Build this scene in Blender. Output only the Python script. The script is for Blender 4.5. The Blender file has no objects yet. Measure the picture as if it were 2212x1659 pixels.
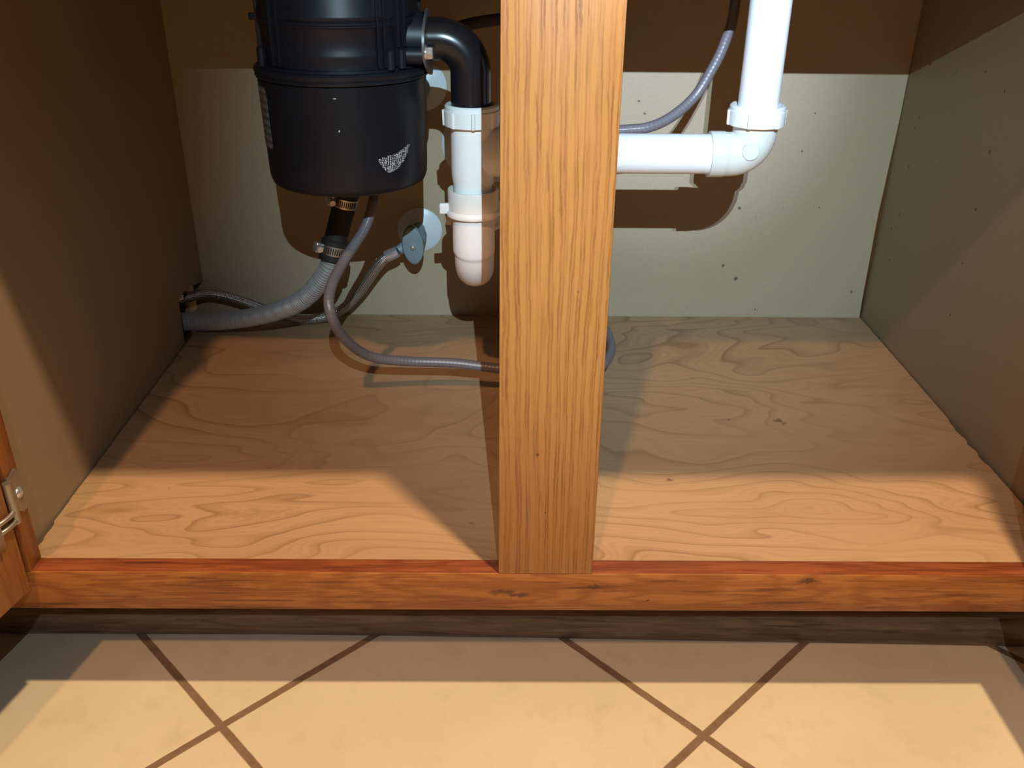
import bpy, bmesh, math, random
from mathutils import Vector, Matrix, Euler
random.seed(7)
sc = bpy.context.scene
C = sc.collection
V = Vector
PI = math.pi

# ------------------------------------------------------------------ camera
cam_d = bpy.data.cameras.new('camera'); cam = bpy.data.objects.new('camera', cam_d); C.objects.link(cam)
cam_d.sensor_fit = 'HORIZONTAL'; cam_d.sensor_width = 36.0; cam_d.lens = 36.0 * 1992.5 / 2212.0
cam_d.clip_start = 0.02; cam_d.clip_end = 50
yaw, pit, rol = math.radians(0.55), math.radians(27.08), math.radians(0.60)
F = V((math.sin(yaw) * math.cos(pit), math.cos(yaw) * math.cos(pit), -math.sin(pit)))
R = V((math.cos(yaw), -math.sin(yaw), 0)); U = R.cross(F)
R2 = R * math.cos(rol) + U * math.sin(rol); U2 = -R * math.sin(rol) + U * math.cos(rol)
M = Matrix(((R2.x, U2.x, -F.x, -0.0345), (R2.y, U2.y, -F.y, -0.597), (R2.z, U2.z, -F.z, 0.6186), (0, 0, 0, 1)))
cam.matrix_world = M
sc.camera = cam

# ------------------------------------------------------------------ colour management, world, lights
sc.view_settings.view_transform = 'Standard'; sc.view_settings.look = 'None'
sc.view_settings.gamma = 1.0; sc.view_settings.exposure = 0.0; sc.view_settings.use_curve_mapping = False
w = bpy.data.worlds.new('room_ambient'); sc.world = w; w.use_nodes = True
# the kitchen's own bounce: pale ceiling above, darker walls towards the horizon
_t = w.node_tree; _bg = _t.nodes['Background']; _tc = _t.nodes.new('ShaderNodeTexCoord'); _sx = _t.nodes.new('ShaderNodeSeparateXYZ'); _rp = _t.nodes.new('ShaderNodeValToRGB')
_t.links.new(_tc.outputs['Generated'], _sx.inputs[0]); _t.links.new(_sx.outputs[2], _rp.inputs[0]); _t.links.new(_rp.outputs[0], _bg.inputs[0])
_rp.color_ramp.elements[0].position = 0.25; _rp.color_ramp.elements[0].color = (0.08, 0.070, 0.062, 1)
_rp.color_ramp.elements[1].position = 0.85; _rp.color_ramp.elements[1].color = (1.0, 0.84, 0.70, 1)
_bg.inputs[1].default_value = 0.13

def point(name, loc, rad, power, col):
    l = bpy.data.lights.new(name, 'POINT'); l.energy = power; l.color = col; l.shadow_soft_size = rad
    o = bpy.data.objects.new(name, l); o.location = loc; C.objects.link(o); return o
point('ceiling_bulb_near_sink', (0.325, -0.472, 2.35), 0.042, 214, (1.0, 0.73, 0.43))
point('ceiling_bulb_across_kitchen', (-0.514, -2.10, 3.05), 0.05, 185, (1.0, 0.56, 0.31))
def torch(name, loc, target, power, col, deg):
    l = bpy.data.lights.new(name, 'SPOT'); l.energy = power; l.color = col; l.shadow_soft_size = 0.002
    l.spot_size = math.radians(deg); l.spot_blend = 1.0
    o = bpy.data.objects.new(name, l); o.location = loc
    o.rotation_euler = (V(target) - V(loc)).to_track_quat('-Z', 'Y').to_euler(); C.objects.link(o); return o
torch('flashlight_led', (0.034, -1.00, 1.06), (0.14, 0.54, 0.34), 88, (0.60, 0.86, 1.0), 39)
torch('flashlight_led.001', (0.060, -1.00, 1.06), (0.16, 0.54, 0.47), 118, (0.60, 0.72, 1.0), 17)
torch('tile_fill_spot', (0.034, -1.00, 1.06), (0.03, -0.22, 0.0), 20, (0.80, 0.88, 1.0), 70)  # added fill spot, aimed low to brighten the shaded tiles

# ------------------------------------------------------------------ node helpers
def newmat(name):
    m = bpy.data.materials.new(name); m.use_nodes = True
    nt = m.node_tree; b = nt.nodes['Principled BSDF']; return m, nt, b
def N(nt, t, **kw):
    n = nt.nodes.new(t)
    for k, v in kw.items():
        if k.startswith('i_'):
            key = k[2:]; key = int(key) if key.isdigit() else key
            n.inputs[key].default_value = v
        else: setattr(n, k, v)
    return n
def L(nt, a, b): nt.links.new(a, b)
def math_n(nt, op, a, b=None, c=None, clamp=False):
    n = nt.nodes.new('ShaderNodeMath'); n.operation = op; n.use_clamp = clamp
    for i, x in enumerate((a, b, c)):
        if x is None: continue
        if isinstance(x, (int, float)): n.inputs[i].default_value = x
        else: L(nt, x, n.inputs[i])
    return n.outputs[0]
def coords(nt, scale=(1, 1, 1), loc=(0, 0, 0), rot=(0, 0, 0), src='Object'):
    tc = nt.nodes.new('ShaderNodeTexCoord'); mp = nt.nodes.new('ShaderNodeMapping')
    mp.inputs['Scale'].default_value = scale; mp.inputs['Location'].default_value = loc; mp.inputs['Rotation'].default_value = rot
    L(nt, tc.outputs[src], mp.inputs[0]); return mp.outputs[0]
def noise(nt, vec, scale=1.0, detail=3.0, rough=0.5, dist=0.0):
    n = nt.nodes.new('ShaderNodeTexNoise'); n.inputs['Scale'].default_value = scale; n.inputs['Detail'].default_value = detail
    n.inputs['Roughness'].default_value = rough; n.inputs['Distortion'].default_value = dist
    L(nt, vec, n.inputs['Vector']); return n.outputs['Fac']
def ramp(nt, fac, stops, interp='LINEAR'):
    r = nt.nodes.new('ShaderNodeValToRGB'); r.color_ramp.interpolation = interp
    e = r.color_ramp.elements
    while len(e) < len(stops): e.new(0.5)
    for el, (p, c) in zip(e, stops):
        el.position = p; el.color = (c[0], c[1], c[2], 1) if not isinstance(c, (int, float)) else (c, c, c, 1)
    L(nt, fac, r.inputs[0]); return r.outputs[0]
def mix(nt, fac, a, b, mode='MIX'):
    m = nt.nodes.new('ShaderNodeMix'); m.data_type = 'RGBA'; m.blend_type = mode
    for idx, x in ((0, fac), (6, a), (7, b)):
        if isinstance(x, (int, float)): m.inputs[idx].default_value = x
        elif isinstance(x, tuple): m.inputs[idx].default_value = (x[0], x[1], x[2], 1)
        else: L(nt, x, m.inputs[idx])
    return m.outputs[2]
def bump(nt, b, h, strength=0.3, dist=0.001):
    n = nt.nodes.new('ShaderNodeBump'); n.inputs['Strength'].default_value = strength; n.inputs['Distance'].default_value = dist
    L(nt, h, n.inputs['Height']); L(nt, n.outputs[0], b.inputs['Normal'])
def spots(nt, pts, wob=0.006, axis_mask=(1, 1, 1)):
    """1 inside any of the small marks, whose (centre, radius) are given in object space"""
    v = coords(nt)
    nz = nt.nodes.new('ShaderNodeTexNoise'); nz.inputs['Scale'].default_value = 220; L(nt, v, nz.inputs['Vector'])
    sub = N(nt, 'ShaderNodeVectorMath', operation='SUBTRACT'); L(nt, nz.outputs['Color'], sub.inputs[0]); sub.inputs[1].default_value = (.5, .5, .5)
    scl = N(nt, 'ShaderNodeVectorMath', operation='SCALE'); L(nt, sub.outputs[0], scl.inputs[0]); scl.inputs['Scale'].default_value = wob
    add = N(nt, 'ShaderNodeVectorMath', operation='ADD'); L(nt, v, add.inputs[0]); L(nt, scl.outputs[0], add.inputs[1])
    mul = N(nt, 'ShaderNodeVectorMath', operation='MULTIPLY'); L(nt, add.outputs[0], mul.inputs[0]); mul.inputs[1].default_value = axis_mask
    acc = None
    for p, r in pts:
        d = N(nt, 'ShaderNodeVectorMath', operation='DISTANCE'); L(nt, mul.outputs[0], d.inputs[0])
        d.inputs[1].default_value = tuple(a * b for a, b in zip(p, axis_mask))
        s = math_n(nt, 'MULTIPLY_ADD', d.outputs['Value'], -2.6 / r, 1.9, clamp=True)
        acc = s if acc is None else math_n(nt, 'MAXIMUM', acc, s)
    return acc

def plain(name, col, rough=0.5, metal=0.0, nz=0.0, nscale=60, bmp=0.0, spec=None):
    m, nt, b = newmat(name)
    b.inputs['Roughness'].default_value = rough; b.inputs['Metallic'].default_value = metal
    if spec is not None: b.inputs['Specular IOR Level'].default_value = spec
    v = coords(nt); f = noise(nt, v, nscale, 4, 0.6)
    c = mix(nt, f, tuple(x * (1 - nz) for x in col), tuple(min(1, x * (1 + nz)) for x in col))
    L(nt, c, b.inputs['Base Color'])
    if bmp: bump(nt, b, f, bmp, 0.0008)
    return m

def mix3(a, b, t): return tuple(x + (y - x) * t for x, y in zip(a, b))
def oak(name, axis, light, mid, dark, seed=0.0, across=1.0, streak=0.75):
    m, nt, b = newmat(name)
    def sc3(a, l):                       # a = scale across the grain, l = scale along it
        return {'x': (l, a, a), 'y': (a, l, a), 'z': (a, a, l)}[axis]
    loc = (seed, seed * 1.7, seed * 0.3)
    # broad annual bands, waved along the board (cathedral figure)
    warp = noise(nt, coords(nt, sc3(9, 2.2), loc), 1.0, 2, 0.5)
    base = coords(nt, sc3(60 * across, 4.0), loc)
    bands = noise(nt, base, 1.0, 3.0, 0.55, 0.6)
    fig = math_n(nt, 'SINE', math_n(nt, 'MULTIPLY', math_n(nt, 'ADD', math_n(nt, 'MULTIPLY', warp, 5.5), math_n(nt, 'MULTIPLY', bands, 1.3)), 19.0))
    fig = math_n(nt, 'MULTIPLY_ADD', fig, 0.5, 0.5)
    # open-pore dashes, ragged sideways
    rag = noise(nt, coords(nt, sc3(230 * across, 55), loc), 1.0, 2, 0.6)
    pores = noise(nt, coords(nt, sc3(330 * across, 13), (seed + 4, seed, 2)), 1.0, 4, 0.65, 0.35)
    c1 = ramp(nt, fig, [(0.0, mix3(mid, light, .25)), (0.5, light), (1.0, light)])
    big = noise(nt, coords(nt, sc3(95 * across, 6), (seed, 3, seed)), 1.0, 3, 0.6, 0.5)
    bmask = ramp(nt, math_n(nt, 'MULTIPLY_ADD', rag, 0.22, math_n(nt, 'ADD', big, -0.11)), [(0.48, 0.0), (0.55, 1.0)])
    c2 = mix(nt, math_n(nt, 'MULTIPLY', bmask, streak), c1, mid)
    pm = ramp(nt, pores, [(0.36, 1.0), (0.46, 0.0)])
    c3 = mix(nt, math_n(nt, 'MULTIPLY', pm, math_n(nt, 'MULTIPLY_ADD', bmask, 0.55, 0.42)), c2, dark)
    fine = noise(nt, coords(nt, sc3(900, 20), loc), 1.0, 2, 0.5)
    c4 = mix(nt, 0.16, c3, ramp(nt, fine, [(0.3, tuple(x * .5 for x in mid)), (0.7, tuple(min(1, x * 1.35) for x in light))]))
    L(nt, c4, b.inputs['Base Color'])
    b.inputs['Roughness'].default_value = 0.42; b.inputs['Specular IOR Level'].default_value = 0.4
    bump(nt, b, math_n(nt, 'SUBTRACT', 1.0, pm), 0.25, 0.0004)
    return m, nt, b, c4

def oak_straight(name, light, mid, dark, seed=0.0, pitch=0.0075, warp_amt=24.0):
    """plain-sawn board, grain along z: long ragged growth rings with open pores in the dark ones"""
    m, nt, b = newmat(name)
    sep = N(nt, 'ShaderNodeSeparateXYZ'); L(nt, coords(nt), sep.inputs[0])
    u = math_n(nt, 'MULTIPLY_ADD', sep.outputs[1], 0.55, sep.outputs[0])
    slow = noise(nt, coords(nt, (9, 9, 1.5), (seed, seed * 2, seed)), 1.0, 1.5, 0.4)
    mid_w = noise(nt, coords(nt, (45, 45, 7), (seed, 1, seed)), 1.0, 2, 0.5)
    ragn = noise(nt, coords(nt, (180, 180, 60), (seed, 5, seed)), 1.0, 3, 0.7)
    ph = math_n(nt, 'MULTIPLY_ADD', u, 2 * PI / pitch, math_n(nt, 'MULTIPLY', slow, warp_amt))
    ph = math_n(nt, 'ADD', ph, math_n(nt, 'MULTIPLY', mid_w, 9.0))
    ph = math_n(nt, 'ADD', ph, math_n(nt, 'MULTIPLY', ragn, 2.6))
    ring = math_n(nt, 'MULTIPLY_ADD', math_n(nt, 'SINE', ph), 0.5, 0.5)
    rm = ramp(nt, ring, [(0.30, 0.0), (0.62, 0.75), (0.86, 1.0), (0.97, 0.3)])
    pores = ramp(nt, noise(nt, coords(nt, (420, 420, 26), (seed + 4, seed, 2)), 1.0, 3, 0.6), [(0.44, 1.0), (0.53, 0.0)])
    fl = ramp(nt, noise(nt, coords(nt, (700, 700, 18), (seed, 9, 2)), 1.0, 2, 0.6), [(0.36, 1.0), (0.46, 0.0)])
    tone = noise(nt, coords(nt, (12, 12, 2.5), (1, seed, 3)), 1.0, 2, 0.5)
    base = mix(nt, tone, mix3(light, mid, .30), tuple(min(1, x * 1.08) for x in light))
    fade = ramp(nt, noise(nt, coords(nt, (60, 60, 9), (seed, 7, seed)), 1.0, 2, 0.5), [(0.32, 0.25), (0.62, 1.0)])
    rm = math_n(nt, 'MULTIPLY', rm, fade)
    c = mix(nt, math_n(nt, 'MULTIPLY', rm, 0.70), base, mid)
    c = mix(nt, math_n(nt, 'MULTIPLY', math_n(nt, 'MULTIPLY', rm, pores), 0.45), c, dark)
    c = mix(nt, math_n(nt, 'MULTIPLY', fl, 0.22), c, dark)
    kn = spots(nt, [((-.009, 0, .253), .0022), ((.016, 0, .385), .0013), ((-.0015, 0, .2), .001)], .002)
    c = mix(nt, math_n(nt, 'MULTIPLY', kn, .8), c, (0.04, .015, .006))
    L(nt, c, b.inputs['Base Color']); b.inputs['Roughness'].default_value = 0.42; b.inputs['Specular IOR Level'].default_value = 0.4
    bump(nt, b, math_n(nt, 'SUBTRACT', 1.0, math_n(nt, 'MULTIPLY', rm, pores)), 0.3, 0.0004)
    return m
OAK_L, OAK_M, OAK_D = (0.396, 0.1845, 0.0504), (0.243, 0.09, 0.0216), (0.12, 0.036, 0.010)
m_oak_v = oak_straight('oak_vertical_grain', OAK_L, OAK_M, OAK_D, 1.3)
m_rail, nt, b, c = oak('oak_rail_grain', 'x', (0.3526, 0.1353, 0.03444), (0.2214, 0.0697, 0.0164), (0.10, 0.028, 0.010), 5.1, 0.75, 0.8)
st = spots(nt, [((-0.035, 0, .121), .005), ((-0.022, 0, .118), .004), ((0.160, .008, .140), .005), ((0.185, .006, .140), .004), ((0.215, .000, .134), .004), ((0.040, 0, .127), .0025),
                ((0.085, 0, .113), .0015), ((0.345, .010, .140), .006), ((-0.044, .010, .14), .006)], 0.008, (0.25, 0.6, 1))
L(nt, mix(nt, math_n(nt, 'MULTIPLY', st, 0.75), c, (0.05, 0.022, 0.012)), b.inputs['Base Color'])
m_railtop, *_ = oak('redder_rail_edge', 'x', (0.27, 0.075, 0.026), (0.17, 0.040, 0.013), (0.06, 0.015, 0.006), 6.7, 1.6, 0.8)
m_stile = oak_straight('oak_side_stile', (0.3145, 0.1105, 0.0289), (0.25, 0.075, 0.018), (0.11, 0.03, 0.01), 8.4, 0.006)
m_door = oak_straight('oak_door', (0.34, 0.1445, 0.0408), (0.28, 0.105, 0.028), (0.15, 0.05, 0.016), 3.2, 0.012)
m_kick, nt, b, c = oak('dark_oak_toe_kick', 'x', (0.20, 0.125, 0.075), (0.12, 0.07, 0.042), (0.05, 0.028, 0.018), 2.2, 0.8, 0.7)
b.inputs['Roughness'].default_value = 0.28

# pale maple plywood with contour-line figure
def make_ply():
    m, nt, b = newmat('maple_plywood')
    vb = coords(nt, (1.9, 4.4, 1), (0.7, 0.35, 0))
    h = noise(nt, vb, 1.0, 3.0, 0.50, 0.55)
    fr = math_n(nt, 'FRACT', math_n(nt, 'MULTIPLY', h, 24.0))
    line = ramp(nt, fr, [(0.0, 1.0), (0.10, 0.55), (0.30, 0.0), (0.93, 0.0), (1.0, 1.0)])
    fr2 = math_n(nt, 'FRACT', math_n(nt, 'MULTIPLY', h, 96.0))
    line2 = ramp(nt, fr2, [(0.0, 1.0), (0.35, 0.0), (0.8, 0.0), (1.0, 1.0)])
    patch = ramp(nt, noise(nt, coords(nt, (3.0, 7.0, 1), (3, 1, 0)), 1.0, 2, .5), [(0.35, 0.25), (0.65, 1.0)])
    fib = noise(nt, coords(nt, (14, 330, 1)), 1.0, 3, 0.6, 0.3)
    tone = noise(nt, coords(nt, (2.2, 10, 1), (5, 2, 0)), 1.0, 3, 0.55)
    base = ramp(nt, tone, [(0.3, (0.385, 0.236, 0.125)), (0.7, (0.450, 0.287, 0.160))])
    base = mix(nt, 0.14, base, ramp(nt, fib, [(0.3, (0.2442, 0.1406, 0.074)), (0.7, (0.4884, 0.333, 0.1998))]))
    c = mix(nt, math_n(nt, 'MULTIPLY', math_n(nt, 'MULTIPLY', line, patch), 0.62), base, (0.185, 0.0999, 0.04588))
    c = mix(nt, math_n(nt, 'MULTIPLY', math_n(nt, 'MULTIPLY', line2, patch), 0.18), c, (0.1776, 0.0962, 0.0444))
    kn = spots(nt, [((0.257, .258, 0), .0065), ((0.262, .252, 0), .0045), ((0.123, .142, 0), .0035), ((-0.062, .071, 0), .0022), ((-0.345, .125, 0), .0018), ((0.205, .26, 0), .0035)], 0.010, (0.8, 1, 0))
    c = mix(nt, math_n(nt, 'MULTIPLY', kn, 0.75), c, (0.13, 0.06, 0.035))
    smu = spots(nt, [((-0.260, .082, 0), .016), ((-0.235, .085, 0), .012), ((-0.21, .255, 0), .03)], 0.03, (0.5, 1, 0))
    c = mix(nt, math_n(nt, 'MULTIPLY', smu, 0.22), c, (0.22, 0.12, 0.06))
    mottle = ramp(nt, noise(nt, coords(nt, (6, 9, 1)), 1.0, 4, 0.6), [(0.5, 0.0), (0.75, 1.0)])
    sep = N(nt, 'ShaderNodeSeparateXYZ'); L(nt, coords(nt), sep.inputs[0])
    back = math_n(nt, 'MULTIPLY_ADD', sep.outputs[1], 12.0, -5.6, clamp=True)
    c = mix(nt, math_n(nt, 'MULTIPLY', math_n(nt, 'MULTIPLY', back, mottle), 0.35), c, (0.18, 0.15, 0.13))  # mottled darker and greyer towards the back edge
    L(nt, c, b.inputs['Base Color']); b.inputs['Roughness'].default_value = 0.5; b.inputs['Specular IOR Level'].default_value = 0.3
    bump(nt, b, fib, 0.10, 0.0004)
    return m
m_ply = make_ply()

def laminate(name, marks, mask, col=(0.40, 0.315, 0.205), speck=0.0):
    m, nt, b = newmat(name)
    v = coords(nt)
    t = noise(nt, v, 5, 3, 0.5); g = noise(nt, v, 700, 2, 0.5)
    c = mix(nt, t, tuple(x * .95 for x in col), tuple(x * 1.05 for x in col))
    c = mix(nt, 0.06, c, ramp(nt, g, [(0.3, 0.15), (0.7, 0.8)]))
    if speck:
        vo = N(nt, 'ShaderNodeTexVoronoi', i_Scale=42.0); L(nt, v, vo.inputs['Vector'])
        pr = noise(nt, v, 11, 2, 0.5)
        s = math_n(nt, 'MULTIPLY', ramp(nt, vo.outputs['Distance'], [(0.03, 1.0), (0.055, 0.0)]), ramp(nt, pr, [(0.50, 0.0), (0.60, 1.0)]))
        c = mix(nt, math_n(nt, 'MULTIPLY', s, speck), c, (0.10, 0.085, 0.06))
    if marks:
        c = mix(nt, math_n(nt, 'MULTIPLY', spots(nt, marks, 0.004, mask), 0.85), c, (0.07, 0.045, 0.025))
    L(nt, c, b.inputs['Base Color']); b.inputs['Roughness'].default_value = 0.45; b.inputs['Specular IOR Level'].default_value = 0.25
    bump(nt, b, g, 0.05, 0.0003)
    return m
bk = [((.250, 0, .211), .003), ((.269, 0, .193), .0045), ((.262, 0, .288), .0035), ((.339, 0, .406), .0018), ((.125, 0, .418), .0022), ((.133, 0, .404), .0025),
      ((.233, 0, .416), .0018), ((.286, 0, .383), .0035), ((.424, 0, .176), .003), ((.363, 0, .289), .0018), ((.300, 0, .150), .0022), ((.195, 0, .250), .0012), ((.330, 0, .36), .002)]
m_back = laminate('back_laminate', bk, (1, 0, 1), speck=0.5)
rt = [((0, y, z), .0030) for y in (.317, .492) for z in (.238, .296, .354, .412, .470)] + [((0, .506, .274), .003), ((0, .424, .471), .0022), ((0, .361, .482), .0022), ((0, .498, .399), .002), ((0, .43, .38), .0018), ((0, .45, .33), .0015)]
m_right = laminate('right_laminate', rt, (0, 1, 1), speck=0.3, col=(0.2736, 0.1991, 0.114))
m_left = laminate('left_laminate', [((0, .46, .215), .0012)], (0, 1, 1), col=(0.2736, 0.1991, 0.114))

def make_tile():
    m, nt, b = newmat('ceramic_tile_floor')
    tc = nt.nodes.new('ShaderNodeTexCoord')
    sub = N(nt, 'ShaderNodeVectorMath', operation='SUBTRACT'); L(nt, tc.outputs['Object'], sub.inputs[0]); sub.inputs[1].default_value = (-0.2735, -0.0290, 0)
    rot = N(nt, 'ShaderNodeVectorRotate', rotation_type='Z_AXIS'); L(nt, sub.outputs[0], rot.inputs['Vector']); rot.inputs['Angle'].default_value = math.radians(-43.75)
    # grout edges wander by a fraction of a millimetre
    wob = nt.nodes.new('ShaderNodeTexNoise'); wob.inputs['Scale'].default_value = 60; L(nt, tc.outputs['Object'], wob.inputs['Vector'])
    ws = N(nt, 'ShaderNodeVectorMath', operation='SCALE'); L(nt, wob.outputs['Color'], ws.inputs[0]); ws.inputs['Scale'].default_value = 0.0010
    ad = N(nt, 'ShaderNodeVectorMath', operation='ADD'); L(nt, rot.outputs[0], ad.inputs[0]); L(nt, ws.outputs[0], ad.inputs[1])
    sep = N(nt, 'ShaderNodeSeparateXYZ'); L(nt, ad.outputs[0], sep.inputs[0])
    P = 0.2897
    def dist(o):
        u = math_n(nt, 'FRACT', math_n(nt, 'MULTIPLY_ADD', o, 1 / P, 100.5))
        return math_n(nt, 'MULTIPLY', math_n(nt, 'ABSOLUTE', math_n(nt, 'SUBTRACT', u, 0.5)), P)
    d = math_n(nt, 'MINIMUM', dist(sep.outputs[0]), dist(sep.outputs[1]))
    g = ramp(nt, math_n(nt, 'MULTIPLY', d, 100), [(0.31, 1.0), (0.40, 0.0)])
    v = coords(nt)
    t1 = noise(nt, v, 7, 4, 0.6); t2 = noise(nt, v, 28, 5, 0.65)
    c = ramp(nt, t1, [(0.3, (0.5508, 0.4617, 0.3159)), (0.7, (0.6156, 0.5265, 0.3726))])
    c = mix(nt, ramp(nt, t2, [(0.52, 0.0), (0.72, 0.35)]), c, (0.3969, 0.3159, 0.1944))
    crack = spots(nt, [((-.135 + .004 * math.sin(k * 1.7), -.012 - .004 * k, 0), .0011) for k in range(6)], .002, (1, 1, 0))
    c = mix(nt, math_n(nt, 'MULTIPLY', crack, .15), c, (0.4, 0.3, 0.2))
    gc = ramp(nt, noise(nt, v, 90, 3, 0.6), [(0.3, (0.1539, 0.09315, 0.05022)), (0.7, (0.2066, 0.1337, 0.07452))])
    L(nt, mix(nt, g, c, gc), b.inputs['Base Color'])
    L(nt, ramp(nt, g, [(0, 0.38), (1, 0.9)]), b.inputs['Roughness'])
    b.inputs['Specular IOR Level'].default_value = 0.35
    bump(nt, b, math_n(nt, 'ADD', math_n(nt, 'MULTIPLY', g, -1.0), math_n(nt, 'MULTIPLY', t2, 0.05)), 0.5, 0.0015)
    return m
m_tile = make_tile()

m_black = plain('black_disposer_plastic', (0.009, 0.010, 0.015), 0.42, 0, 0.15, 30, 0.0, 0.32)
m_black2 = plain('satin_black_housing', (0.0085, 0.0095, 0.013), 0.38, 0, 0.15, 400, 0.03, 0.25)
m_elbow = plain('black_elbow_plastic', (0.010, 0.010, 0.013), 0.24, 0, 0.1, 30, 0.0, 0.5)
m_rubber = plain('black_rubber', (0.012, 0.011, 0.010), 0.7, 0, 0.2, 80)
m_white = plain('white_pvc', (0.88, 0.89, 0.88), 0.30, 0, 0.03, 12)
m_nut = plain('white_slip_nut_plastic', (0.83, 0.86, 0.85), 0.35, 0, 0.03, 40)
m_cream = plain('ivory_fitting_plastic', (0.70, 0.72, 0.66), 0.38, 0, 0.04, 15)
m_ivory = plain('warm_ivory_nut', (0.82, 0.77, 0.72), 0.38, 0, 0.07, 60)
m_pink = plain('aged_white_trap_plastic', (0.84, 0.80, 0.79), 0.33, 0, 0.05, 25)
m_escut = plain('white_escutcheon', (0.62, 0.70, 0.76), 0.35, 0, 0.03, 20)
m_valve = plain('blue_grey_valve_plastic', (0.19, 0.27, 0.30), 0.45, 0, 0.08, 200, 0.05)
m_chrome = plain('chrome', (0.66, 0.67, 0.70), 0.22, 0.75, 0.03)
m_plate = plain('dull_clamp_plate', (0.16, 0.16, 0.17), 0.42, 0.6, 0.1, 60)
m_steel = plain('stainless_steel', (0.52, 0.50, 0.47), 0.32, 1.0, 0.08, 50)
m_nickel = plain('worn_nickel_hinge', (0.36, 0.33, 0.28), 0.38, 0.8, 0.25, 120)
m_counter = plain('dark_stone_countertop', (0.10, 0.08, 0.07), 0.3, 0, 0.4, 90)
m_dark = plain('dark_blue_grey_housing', (0.055, 0.085, 0.11), 0.5, 0, 0.1)
m_wallp = plain('painted_wall', (0.55, 0.47, 0.36), 0.7, 0, 0.04)

def hose_mat(name, col, kind, rough=0.4, metal=0.0, ku=8, kv=900.0, bm=0.5, contrast=0.5):
    m, nt, b = newmat(name); b.inputs['Roughness'].default_value = rough; b.inputs['Metallic'].default_value = metal
    sep = N(nt, 'ShaderNodeSeparateXYZ'); tc = nt.nodes.new('ShaderNodeTexCoord'); L(nt, tc.outputs['UV'], sep.inputs[0])
    u = math_n(nt, 'MULTIPLY', sep.outputs[0], 2 * PI * ku); v = math_n(nt, 'MULTIPLY', sep.outputs[1], kv)
    if kind == 'braid':
        a = math_n(nt, 'SINE', math_n(nt, 'ADD', u, v)); c = math_n(nt, 'SINE', math_n(nt, 'SUBTRACT', u, v))
        h = math_n(nt, 'MULTIPLY_ADD', math_n(nt, 'MULTIPLY', a, c), 0.5, 0.5)
    else:
        h = math_n(nt, 'MULTIPLY_ADD', math_n(nt, 'SINE', v), 0.5, 0.5)
    L(nt, mix(nt, h, tuple(x * (1 - contrast) for x in col), tuple(min(1, x * (1 + contrast * .4)) for x in col)), b.inputs['Base Color'])
    bump(nt, b, h, bm, 0.0006)
    return m
m_braid = hose_mat('braided_steel_hose', (0.62, 0.60, 0.58), 'braid', 0.33, 0.85, 8, 1700, 0.9, 0.75)
m_spray = hose_mat('grey_nylon_braided_hose', (0.160, 0.142, 0.150), 'braid', 0.36, 0.0, 6, 750, 0.25, 0.16)
m_corr = plain('grey_corrugated_plastic', (0.31, 0.30, 0.29), 0.42, 0, 0.04)
m_tubeblk = plain('dark_braided_hose', (0.035, 0.03, 0.028), 0.5, 0, 0.2, 300)

def make_patch():
    m, nt, b = newmat('peeled_silver_dot_foil')
    vo = N(nt, 'ShaderNodeTexVoronoi', i_Scale=640.0, i_Randomness=0.35); L(nt, coords(nt), vo.inputs['Vector'])
    f = ramp(nt, vo.outputs['Distance'], [(0.36, 1.0), (0.52, 0.0)])
    L(nt, mix(nt, f, (0.03, 0.03, 0.035), (0.62, 0.60, 0.60)), b.inputs['Base Color']); b.inputs['Roughness'].default_value = 0.45
    return m
m_patch = make_patch()
def make_label():
    m, nt, b = newmat('rating_label_print')
    v = coords(nt, (1, 1, 1)); sep = N(nt, 'ShaderNodeSeparateXYZ'); L(nt, v, sep.inputs[0])
    rows = math_n(nt, 'SINE', math_n(nt, 'MULTIPLY', sep.outputs[2], 900))
    txt = noise(nt, coords(nt, (500, 500, 180)), 1.0, 3, 0.7)
    k = ramp(nt, math_n(nt, 'MULTIPLY_ADD', rows, 0.16, txt), [(0.50, 0.0), (0.58, 1.0)])
    L(nt, mix(nt, math_n(nt, 'MULTIPLY', k, 0.75), (0.16, 0.15, 0.125), (0.03, 0.028, 0.025)), b.inputs['Base Color']); b.inputs['Roughness'].default_value = 0.5
    return m
m_label = make_label()

# ------------------------------------------------------------------ object helpers
def thing(name, label, cat, loc=(0, 0, 0), group=None):
    o = bpy.data.objects.new(name, None); C.objects.link(o); o.location = loc; o.empty_display_size = 0.02
    o['label'] = label; o['category'] = cat
    if group: o['group'] = group
    return o
def finish(name, bm, mat, parent=None, smooth=True, label=None, ang=40):
    """verts are given in world space; a child's mesh is stored relative to its root"""
    off = V((0, 0, 0)); p = parent
    while p is not None: off += p.location; p = p.parent
    bmesh.ops.remove_doubles(bm, verts=bm.verts, dist=1e-6)
    bmesh.ops.recalc_face_normals(bm, faces=bm.faces)
    if off.length > 0: bmesh.ops.translate(bm, verts=bm.verts, vec=-off)
    me = bpy.data.meshes.new(name); 
    if smooth:
        for f in bm.faces: f.smooth = True
        for e in bm.edges:
            if len(e.link_faces) == 2 and e.calc_face_angle(0) > math.radians(ang): e.smooth = False
    bm.to_mesh(me); bm.free()
    o = bpy.data.objects.new(name, me); C.objects.link(o)
    if mat: me.materials.append(mat)
    if parent is not None: o.parent = parent
    if label: o['label'] = label
    return o
def box(bm, lo, hi, bev=0.0, mat=None, seg=2):
    t = bmesh.new()
    bmesh.ops.create_cube(t, size=1.0)
    for v in t.verts:
        v.co = V([lo[i] + (v.co[i] + .5) * (hi[i] - lo[i]) for i in range(3)])
    if bev: bmesh.ops.bevel(t, geom=list(t.edges), offset=bev, segments=seg, profile=.5, affect='EDGES')
    if mat is not None: bmesh.ops.transform(t, matrix=mat, verts=t.verts)
    merge(bm, t)
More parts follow.
